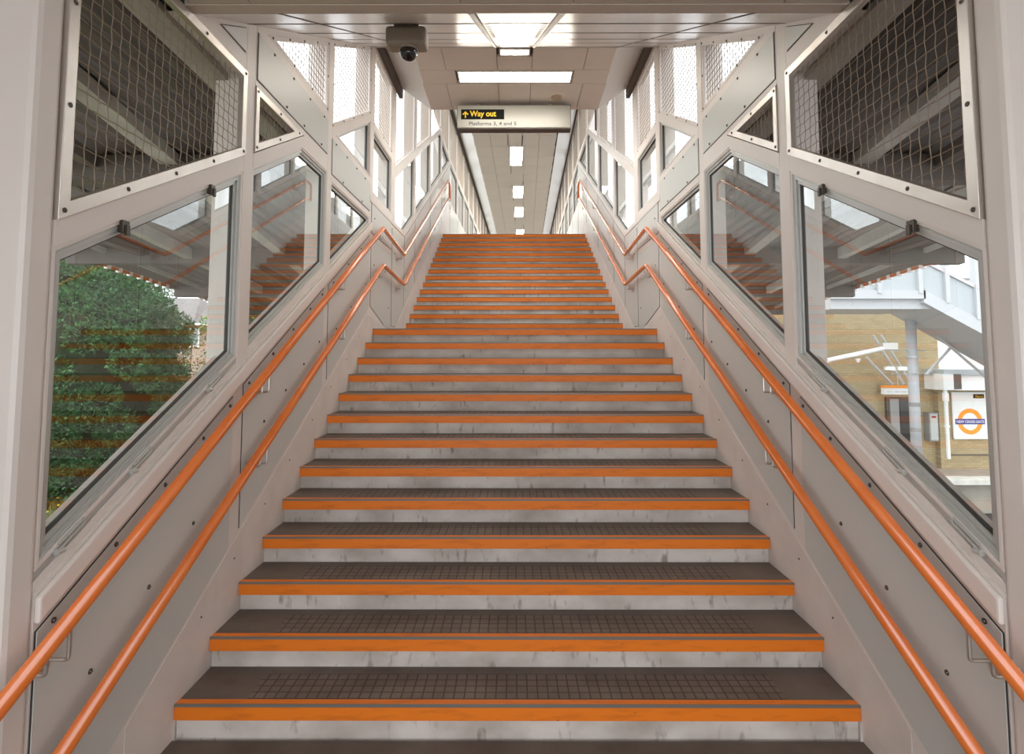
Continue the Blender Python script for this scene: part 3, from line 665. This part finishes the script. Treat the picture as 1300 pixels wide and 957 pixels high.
# far platform on the right with its pale coping
struct(obj('platform', box(-30, 30, 0, 8, -1.0, 0), M_platform, loc=(14, 16.6, -2.07)))
struct(obj('platform_edge', box(-30, 30, 0, .55, -.12, .012), mat('platform_coping', (.70,.68,.62), .7, c2=(.55,.53,.48), scale=3), loc=(14, 16.35, -2.07)))
for s in (-1, 1):
    t = thing('platform_canopy', f'dark corrugated platform canopy with toothed orange edge outside the {SIDE[s]} windows', 'canopy', (s*3, 5, 3.1)); inv = Matrix.Translation(-t.location)
    def cp(off, y, z=0): return (s*(1.93+.157*y+off), y, 3.36-.04*y+z)
    y0c, y1c = -1.0, 14.5; half = 3.0
    # inner skirt strip next to the wall, then corrugated deck
    def strip(o0, o1, z0, z1, name, m, ya=y0c, yb=y1c):
        A = [cp(o0,ya,z0), cp(o1,ya,z0), cp(o1,yb,z0), cp(o0,yb,z0)]
        o = obj(name, add_prism(bmesh.new(), A, [(x,y,z+z1-z0) for x,y,z in A]), m, t); o.matrix_parent_inverse = inv; return o
    A = [(s*1.68,y0c,3.36-.04*y0c), cp(3.0,y0c), cp(3.0,y1c), (s*1.68,y1c,3.36-.04*y1c)]
    # corrugated sheet: ridges run along the canopy
    bm = bmesh.new(); prof = []
    nrib = 30
    for i in range(nrib*4+1):
        f_ = i/(nrib*4); ph = i % 4; prof.append((f_, .03 if ph in (1, 2) else 0.0))
    rows = []
    for ya in (y0c, y1c):
        xa = 1.62; xb = 1.93+.157*ya+3.0
        rows.append([bm.verts.new((s*(xa+(xb-xa)*f_), ya, 3.36-.04*ya+h)) for f_, h in prof] )
    rows2 = []
    for ya in (y0c, y1c):
        xa = 1.62; xb = 1.93+.157*ya+3.0
        rows2.append([bm.verts.new((s*(xa+(xb-xa)*f_), ya, 3.40-.04*ya+h)) for f_, h in prof])
    for i in range(len(prof)-1):
        bm.faces.new((rows[0][i], rows[0][i+1], rows[1][i+1], rows[1][i])); bm.faces.new((rows2[0][i], rows2[1][i], rows2[1][i+1], rows2[0][i+1]))
    o = obj('corrugated_deck', bm, M_deck, t); o.matrix_parent_inverse = inv
    for off, wd, dp, m in ((.0,.14,.08,M_beam),(.62,.10,.10,M_deck),(1.25,.10,.14,M_beam),(1.9,.08,.10,M_deck),(2.4,.05,.06,M_beam)):
        strip(off, off+wd, -dp, 0, 'beam', m)
    A = [(s*1.60,y0c,3.31-.04*y0c),(s*1.74,y0c,3.31-.04*y0c),(s*1.74,y1c,3.31-.04*y1c),(s*1.60,y1c,3.31-.04*y1c)]
    o = obj('wall_flashing', add_prism(bmesh.new(), A, [(x,y,z+.04) for x,y,z in A]), M_beam, t); o.matrix_parent_inverse = inv
    strip(2.98, 3.01, -.05, .09, 'fascia', M_fascia)
    y = y0c+.1
    while y < y1c:
        x, yy_, z = cp(2.995, y); bm = bmesh.new(); add_box(bm, x-.035, x+.035, y-.035, y+.035, z-.075, z+.0)
        o = obj('edge_cap', bm, M_white, t, bevel=.01); o.matrix_parent_inverse = inv; y += .32
    for y in (1.0, 4.2, 7.4, 10.6, 13.8):                       # cross beams
        A = [(s*1.7,y-.07,3.36-.04*y), cp(2.95,y-.07), cp(2.95,y+.07), (s*1.7,y+.07,3.36-.04*y)]
        o = obj('cross_beam', add_prism(bmesh.new(), A, [(x,yy_,z-.2) for x,yy_,z in A]), M_deck, t); o.matrix_parent_inverse = inv

# ------------------------------------------------------------------ outside left: garden
def leaf_mat(name, c1, c2, c3):
    m, nt, b = newmat(name); oi = nt.nodes.new('ShaderNodeNewGeometry'); cr = nt.nodes.new('ShaderNodeValToRGB')
    cr.color_ramp.elements[0].color = (*c1,1); cr.color_ramp.elements[1].color = (*c3,1); e = cr.color_ramp.elements.new(.5); e.color = (*c2,1)
    nt.links.new(oi.outputs['Random Per Island'], cr.inputs[0]); nt.links.new(cr.outputs[0], b.inputs['Base Color'])
    b.inputs['Roughness'].default_value = .55; b.inputs['Subsurface Weight'].default_value = 0; return m
M_leaf = leaf_mat('evergreen_leaves', (.018,.085,.028), (.04,.155,.045), (.10,.25,.07))
M_leaf2 = leaf_mat('rose_leaves', (.05,.13,.025), (.12,.26,.05), (.25,.40,.10))
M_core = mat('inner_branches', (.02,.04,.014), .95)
M_bark = mat('bark', (.10,.07,.045), .9, c2=(.05,.035,.02), scale=10)
M_red = mat('red_petals', (.65,.02,.03), .6)
M_yel = mat('yellow_petals', (.75,.62,.04), .6)
def leaves(bm, c, rad, n, size, rnd, up=.3, flat_=.5):
    for _ in range(n):
        v = Vector((rnd.gauss(0,1), rnd.gauss(0,1), rnd.gauss(0,1))).normalized()
        rr = rnd.uniform(.78, 1.08); p = Vector((c[0]+v.x*rad[0]*rr, c[1]+v.y*rad[1]*rr, c[2]+v.z*rad[2]*rr))
        d = (v + Vector((rnd.uniform(-.8,.8), rnd.uniform(-.8,.8), rnd.uniform(-.6,.9)))).normalized()
        sd = d.cross(Vector((rnd.uniform(-1,1), rnd.uniform(-1,1), rnd.uniform(-1,1)))).normalized()
        l = size*rnd.uniform(.7,1.4); q = [p-sd*l*.28, p+d*l*.5-sd*l*.12, p+d*l, p+d*l*.5+sd*l*.3]
        bm.faces.new([bm.verts.new(a) for a in q])
def blob(bm, c, rad, sub=2):
    M = Matrix.Translation(c) @ Matrix.Diagonal((*rad, 1)); bmesh.ops.create_icosphere(bm, subdivisions=sub, radius=1, matrix=M)
def raw_obj(name, bm, m, parent, inv):
    me = bpy.data.meshes.new(name); bm.to_mesh(me); bm.free(); me.materials.append(m)
    o = bpy.data.objects.new(name, me); C.objects.link(o); o.parent = parent; o.matrix_parent_inverse = inv; return o
rnd = random.Random(5)
t = thing('evergreen_tree', 'big dense dark green evergreen bush filling the view through the large left window', 'tree', (-9.2, 11.6, -1.2)); inv = Matrix.Translation(-t.location)
lumps = []
for i in range(230):
    a = -.9 + rnd.uniform(-2.0, 2.0); h = rnd.uniform(-1.0, 4.0)
    env = 2.0 + .22*math.sin(h*2.1+a*3) if h < 1.9 else 2.05*math.sqrt(max(.05, 1-((h-1.9)/2.6)**2))
    if h < 0: env *= .88
    r_ = env*rnd.uniform(.86,1.02); sz = rnd.uniform(.24,.42)
    lumps.append(((-9.25+math.cos(a)*(r_-.2), 11.7+math.sin(a)*(r_-.2), h), (sz, sz, sz*.85)))
bm = bmesh.new(); bmc = bmesh.new()
for c, r_ in lumps: leaves(bm, c, r_, 480, .075, rnd)
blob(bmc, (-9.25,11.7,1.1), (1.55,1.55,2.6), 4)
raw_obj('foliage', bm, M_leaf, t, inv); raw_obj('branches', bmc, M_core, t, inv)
bm = bmesh.new(); add_tube(bm, [(-9.25,11.7,-1.25),(-9.2,11.6,.2),(-9.3,11.7,2)], [.22,.17,.1], 10); raw_obj('trunk', bm, M_bark, t, inv)
t = thing('rose_bush', 'loose rose bush with small red flowers beside the evergreen', 'bush', (-7.75, 13.2, -1.2)); inv = Matrix.Translation(-t.location)
bm = bmesh.new(); bmr = bmesh.new(); bms = bmesh.new()
for i in range(60):
    c = (-7.75+rnd.uniform(-.75,.9), 13.2+rnd.uniform(-.5,.5), rnd.uniform(-.9,2.0)); leaves(bm, c, (.22,.22,.22), 90, .06, rnd)
    if i % 3 == 0: add_tube(bms, [(-7.75+rnd.uniform(-.1,.1),13.2,-1.2), ((c[0]-7.75)/2,13.2,(c[2]-1.2)/2), c], .008, 5)
raw_obj('foliage', bm, M_leaf2, t, inv); raw_obj('stems', bms, M_bark, t, inv)
for i in range(16):
    bmr = bmesh.new(); c = (-7.75+rnd.uniform(-.7,.8), 12.72+rnd.uniform(-.1,.1), rnd.uniform(.2,1.3))
    for k_ in range(5): a = k_*PI*.4; blob(bmr, (c[0]+.025*math.cos(a), c[1], c[2]+.025*math.sin(a)), (.028,.02,.028), 1)
    raw_obj('flower', bmr, M_red, t, inv)
t = thing('garden_shrub', 'light green leafy shrub glimpsed low through the second left window', 'bush', (-9.6, 20, -1.2)); inv = Matrix.Translation(-t.location)
bm = bmesh.new(); bmc = bmesh.new()
for i in range(60):
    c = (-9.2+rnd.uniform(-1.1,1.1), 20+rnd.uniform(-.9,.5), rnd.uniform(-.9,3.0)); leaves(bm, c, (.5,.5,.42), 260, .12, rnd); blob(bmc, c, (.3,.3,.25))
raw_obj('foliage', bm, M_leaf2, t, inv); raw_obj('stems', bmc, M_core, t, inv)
# rough grass with yellow flowers under the tree
bm = bmesh.new(); bmy = bmesh.new()
for i in range(16000):
    x, y = rnd.uniform(-12,-4.5), rnd.uniform(7,13.5); h = rnd.uniform(.06,.22); a = rnd.uniform(0,PI); dx, dy = .008*math.cos(a), .008*math.sin(a)
    lx, ly = rnd.uniform(-.05,.05), rnd.uniform(-.05,.05)
    bm.faces.new([bm.verts.new(p) for p in ((x-dx,y-dy,-1.2),(x+dx,y+dy,-1.2),(x+lx,y+ly,-1.2+h))])
for i in range(260):
    x, y, h = rnd.uniform(-12,-5), rnd.uniform(8,12), rnd.uniform(.1,.3)
    add_tube(bmy, [(x,y,-1.2+h-.02),(x,y,-1.2+h)], .018, 5)
g = raw_obj('grass', bm, leaf_mat('grass_blades', (.10,.13,.03), (.20,.24,.05), (.34,.33,.10)), None, Matrix()); tag(g, 'rough grass on the bank below the evergreen', 'grass', kind='stuff')
g = raw_obj('wildflowers', bmy, M_yel, None, Matrix()); tag(g, 'tiny yellow wildflowers scattered in the grass', 'flowers', kind='stuff')
# house far behind
t = thing('house', 'distant pale brick house with grey tiled roof seen past the evergreen', 'house', (-20, 31, -1.2)); inv = Matrix.Translation(-t.location)
M_roof = mat('grey_roof_tiles', (.20,.18,.17), .8, c2=(.15,.135,.13), scale=3); M_hbrick = brick_mat('house_brick', (.45,.28,.2), (.38,.24,.17), (.45,.4,.35))
o = obj('wall', box(-25,-10,30.4,36,-1.2,3.35), M_hbrick, t); o.matrix_parent_inverse = inv
o = obj('roof', add_prism(bmesh.new(), [(-25.5,30,3.25),(-25.5,36.6,3.25),(-25.5,33.3,4.9)], [(-17.5,30,3.25),(-17.5,36.6,3.25),(-19.0,33.3,4.9)]), M_roof, t); o.matrix_parent_inverse = inv
o = obj('roof', add_prism(bmesh.new(), [(-18.4,29.9,3.2),(-18.4,36.8,3.2),(-18.4,33.3,4.35)], [(-9.5,29.9,3.2),(-9.5,36.8,3.2),(-9.5,33.3,4.35)]), M_roof, t); o.matrix_parent_inverse = inv
for x in (-18.6,-16.6,-14.4):
    o = obj('window', box(x,x+1.3,30.33,30.42,1.9,2.95), M_white, t); o.matrix_parent_inverse = inv
    g = obj('pane', box(x+.1,x+1.2,30.31,30.335,2.0,2.85), mat('dark_pane', (.25,.3,.33), .1), o)
o = obj('gutter', box(-25.4,-9.6,29.85,29.97,3.1,3.2), M_white, t); o.matrix_parent_inverse = inv

# ------------------------------------------------------------------ outside right: station buildings across the track
bw = thing('station_building', 'buff brick station building across the track beneath the footbridge', 'building', (12, 18.4, -2.07)); inv = Matrix.Translation(-bw.location)
def bpart(name, bm, m, **k):
    o = obj(name, bm, m, bw, **k); o.matrix_parent_inverse = inv; return o
bpart('brick_wall', box(6, 13.95, 18.2, 18.5, -2.07, 4.3), M_brick)
bpart('brick_wall', box(13.72, 22, 18.0, 18.3, -2.07, .45), M_brick)
bpart('brick_band', box(6, 11.8, 18.05, 18.2, -2.07, .95), M_brick)
bpart('roof_fascia', box(13.45, 22, 17.4, 18.4, .47, .95), M_white)
bpart('roof_edge', box(13.4, 22, 17.3, 18.5, .95, 1.12), mat('grey_roof_edge', (.36,.37,.38), .5))
bpart('conduit', add_tube(bmesh.new(), [(13.9,17.96,-1.62),(22,17.96,-1.62)], .02, 6), M_dark)
bpart('parapet_block', box(13.30, 13.62, 17.2, 17.6, .50, .98), M_white); bpart('junction_box', box(13.62, 13.86, 17.2, 17.5, .52, .98), M_dark)
o = bpart('door_recess', box(12.12, 13.12, 18.1, 18.21, -2.07, .20), M_dark)
o = bpart('door_leaf', box(12.2, 12.48, 18.04, 18.1, -2.05, .14), mat('grey_door', (.30,.29,.28), .3))
o = bpart('door_leaf', box(12.52, 13.05, 18.06, 18.1, -2.05, .14), mat('dark_glazed_door', (.03,.03,.03), .15))
t = thing('platform_sign', 'small white sign with orange top strip above the dark doorway', 'sign', (12.3, 17.8, .3)); inv2 = Matrix.Translation(-t.location)
o = obj('sign_board', box(11.79, 12.82, 17.7, 17.85, .32, .52), M_white, t); o.matrix_parent_inverse = inv2
o = obj('orange_strip', box(11.79, 12.82, 17.69, 17.86, .52, .60), M_orange, t); o.matrix_parent_inverse = inv2
bm = bmesh.new()
for x0, x1 in ((11.88,11.96),(11.98,12.03),(12.14,12.2),(12.22,12.27),(12.32,12.5),(12.53,12.66)): add_box(bm, x0, x1, 17.695, 17.70, .39, .42)
o = obj('faded_text', bm, M_alu, t); o.matrix_parent_inverse = inv2
o = obj('sign_post', add_tube(bmesh.new(), [(12.3,17.8,.6),(12.3,17.8,.95),(12.3,18.2,1.2)], .02, 6), M_steel, t); o.matrix_parent_inverse = inv2
# roundel sign
t = thing('station_name_sign', 'white station name board with orange ring and blue bar on the brick wall', 'sign', (14.68, 17.95, -1.1)); inv2 = Matrix.Translation(-t.location)
def tp(name, bm, m, **k):
    o = obj(name, bm, m, t, **k); o.matrix_parent_inverse = inv2; return o
tp('board', box(14.12, 15.23, 17.93, 17.98, -1.12, .38), M_white, bevel=.004)
bm = bmesh.new(); n = 48; cx_, cz_, ro, ri = 14.655, -.56, .395, .262
O = [(cx_+ro*math.cos(2*PI*k_/n), 17.925, cz_+ro*1.05*math.sin(2*PI*k_/n)) for k_ in range(n)]; I = [(cx_+ri*math.cos(2*PI*k_/n), 17.925, cz_+ri*1.05*math.sin(2*PI*k_/n)) for k_ in range(n)]
tp('ring', add_ring(bm, O, [(x,17.93,z) for x,y,z in O], I, [(x,17.93,z) for x,y,z in I]), M_orange)
tp('name_bar', box(cx_-.47, cx_+.47, 17.918, 17.926, cz_-.085, cz_+.085), M_blue)
front_text('name_text', 'NEW CROSS GATE', cx_-.44, 17.915, cz_-.042, .115, M_white, t, inv2, width=.88, offset=.002)
tp('black_panel', box(14.80, 15.14, 17.92, 17.93, .18, .31), M_black)
front_text('way_out_text', 'Way out', 14.85, 17.915, .205, .10, M_yellow, t, inv2, width=.26)
# info panel
t = thing('help_point', 'narrow grey framed panel on the brick wall between column and pipe', 'panel', (13.3, 17.97, -.7)); inv2 = Matrix.Translation(-t.location)
tp('panel_frame', box(13.36, 13.66, 17.95, 18.2, -1.2, -.28), mat('panel_frame_grey', (.25,.25,.24), .4), bevel=.01); tp('panel_face', box(13.40, 13.62, 17.94, 17.96, -1.15, -.33), M_alu); tp('red_label', box(13.44, 13.58, 17.935, 17.94, -.45, -.38), mat('dark_red', (.3,.03,.02), .5))
t = thing('downpipe', 'white vertical downpipe running down the brick wall', 'pipe', (13.65, 17.1, -1.7)); inv2 = Matrix.Translation(-t.location)
tp('pipe', add_tube(bmesh.new(), [(13.42,17.3,.5),(13.42,17.3,-1.62)], .055, 12), M_white); tp('pipe_collar', add_tube(bmesh.new(), [(13.42,17.3,.15),(13.42,17.3,.40)], .085, 12), M_white)
tp('pipe_foot', add_tube(bmesh.new(), [(13.42,17.3,-.6),(13.42,17.3,-.66)], .075, 12), M_white)
# footbridge
fb = thing('footbridge', 'white steel footbridge with glazed stair descending to the right', 'footbridge', (11.4, 15.3, -2.07)); inv = Matrix.Translation(-fb.location)
def fp(name, bm, m, **k):
    o = obj(name, bm, m, fb, **k); o.matrix_parent_inverse = inv; return o
fp('deck_beam', box(8.35, 11.0, 14.5, 16.6, 2.80, 3.06), M_bridge); fp('deck_edge', box(8.30, 10.75, 14.35, 14.5, 3.06, 3.28), M_bridge)
def slope_box(x0, z0, x1, z1, h, y0, y1, name, m):
    A = [(x0,y0,z0),(x1,y0,z1),(x1,y0,z1-h),(x0,y0,z0-h)]; return fp(name, add_prism(bmesh.new(), A, [(x,y1,z) for x,y,z in A]), m)
slope_box(10.70, 3.30, 14.2, 1.35, .34, 14.35, 14.5, 'stair_stringer', M_bridge); slope_box(10.9, 3.1, 14.2, 1.2, .12, 14.5, 16.4, 'stair_deck', M_bridge)
fp('side_panel', box(8.4, 10.65, 14.42, 14.46, 3.28, 4.0), M_bridgepanel)
slope_box(10.70, 4.1, 14.2, 2.25, .82, 14.41, 14.45, 'side_panel', M_bridgepanel)
slope_box(8.35, 4.08, 10.7, 4.08, .08, 14.36, 14.5, 'guard_rail', M_bridge); slope_box(10.66, 4.16, 14.2, 2.3, .09, 14.36, 14.5, 'guard_rail', M_bridge)
for x in (8.45, 9.55, 10.62, 11.32, 12.1, 12.75):
    zb = 3.2 if x < 10.7 else 3.3-(x-10.7)*.557
    fp('bridge_post', box(x-.055, x+.055, 14.32, 14.5, zb, zb+2.6), M_bridge)
slope_box(8.35, 5.75, 10.7, 5.75, .12, 14.36, 14.5, 'top_rail', M_bridge); slope_box(10.7, 5.75, 14.2, 3.9, .12, 14.36, 14.5, 'top_rail', M_bridge)
slope_box(10.9, 4.95, 14.2, 3.1, .06, 14.38, 14.45, 'mid_rail', M_bridge)
t = thing('bridge_column', 'round white column with grey bands holding up the footbridge', 'column', (11.4, 15.4, -2.07)); inv2 = Matrix.Translation(-t.location)
tp('shaft', add_tube(bmesh.new(), [(11.58,16.1,-2.05),(11.58,16.1,2.85)], .135, 20), M_bridge, smooth=True)
tp('base_plate', box(11.3,11.86,15.85,16.35,-2.07,-1.98), M_beam)
for z in (.10,-.62,-1.12): tp('band', add_tube(bmesh.new(), [(11.58,16.1,z),(11.58,16.1,z+.12)], .14, 20), mat('band_grey', (.28,.27,.26), .6), smooth=False)
tp('collar', add_tube(bmesh.new(), [(11.58,16.1,1.5),(11.58,16.1,1.55)], .17, 20), M_alu)
tp('cross_arm', add_tube(bmesh.new(), [(10.4,16.1,1.72),(12.0,16.1,1.72)], .02, 6), M_alu)
M_brace = mat('brace_grey', (.60,.60,.61), .5)
t = thing('bracing', 'crossed pale steel braces under the footbridge stair', 'brace', (12.6, 16.2, 2)); inv2 = Matrix.Translation(-t.location)
tp('brace', add_tube(bmesh.new(), [(11.75,16.2,2.75),(13.75,16.2,.95)], .04, 8), M_brace); tp('brace', add_tube(bmesh.new(), [(12.1,16.3,1.0),(13.4,16.3,2.35)], .04, 8), M_brace)
# white louvred building beyond
t = thing('louvred_building', 'far white building with dark horizontal slats behind the bracing', 'building', (22, 27, -2)); inv2 = Matrix.Translation(-t.location)
tp('wall', box(19.6, 30, 27, 30, -2, 5.6), M_white)
for i in range(16): tp('slat', box(20.8, 30, 26.9, 27, 2.35+i*.19, 2.42+i*.19), mat('slat_grey', (.20,.21,.23), .5) if i == 0 else bpy.data.materials['slat_grey'])
# light arm and camera on the post
t = thing('lamp_arm', 'long slanted tubular light on an arm in front of the brick wall', 'light', (9.5, 15, 1.6)); inv2 = Matrix.Translation(-t.location)
tp('tube', add_tube(bmesh.new(), [(8.2,14.5,1.45),(10.15,15.0,1.80)], .06, 10), M_white); tp('end_bracket', box(9.95,10.35,14.9,15.1,1.74,1.92), M_alu)
bm = bmesh.new(); add_disc(bm, (9.1,14.65,1.50), (0,0,-1), .07, .10, 14, .03); tp('sensor', bm, M_white)
for x, lab in ((10.35, 'left one of two small white security cameras by the column'), (10.68, 'right one of two small white security cameras by the column')):
    t = thing('security_camera', lab, 'security camera', (x, 15.3, 1.2)); inv2 = Matrix.Translation(-t.location)
    tp('camera_body', box(x-.14, x+.12, 15.2, 15.32, 1.16, 1.27), M_white, bevel=.02); tp('camera_arm', add_tube(bmesh.new(), [(x,15.28,1.17),(x+.1,15.4,1.05),(11.9,16.1,1.05)], .015, 6), M_alu)
for i, (xa, za, xb, zb) in enumerate(((10.85,2.2,11.45,.65),(11.1,2.2,11.7,.65),(10.6,1.5,11.1,.65))):
    tag(obj('conduit', add_tube(bmesh.new(), [(xa+.6,17.6,za),(xb+.9,17.6,zb)], .035, 8), M_bridge), ['left', 'right', 'short'][i] + ' white slanted conduit in front of the brick wall above the doorway', 'conduit')
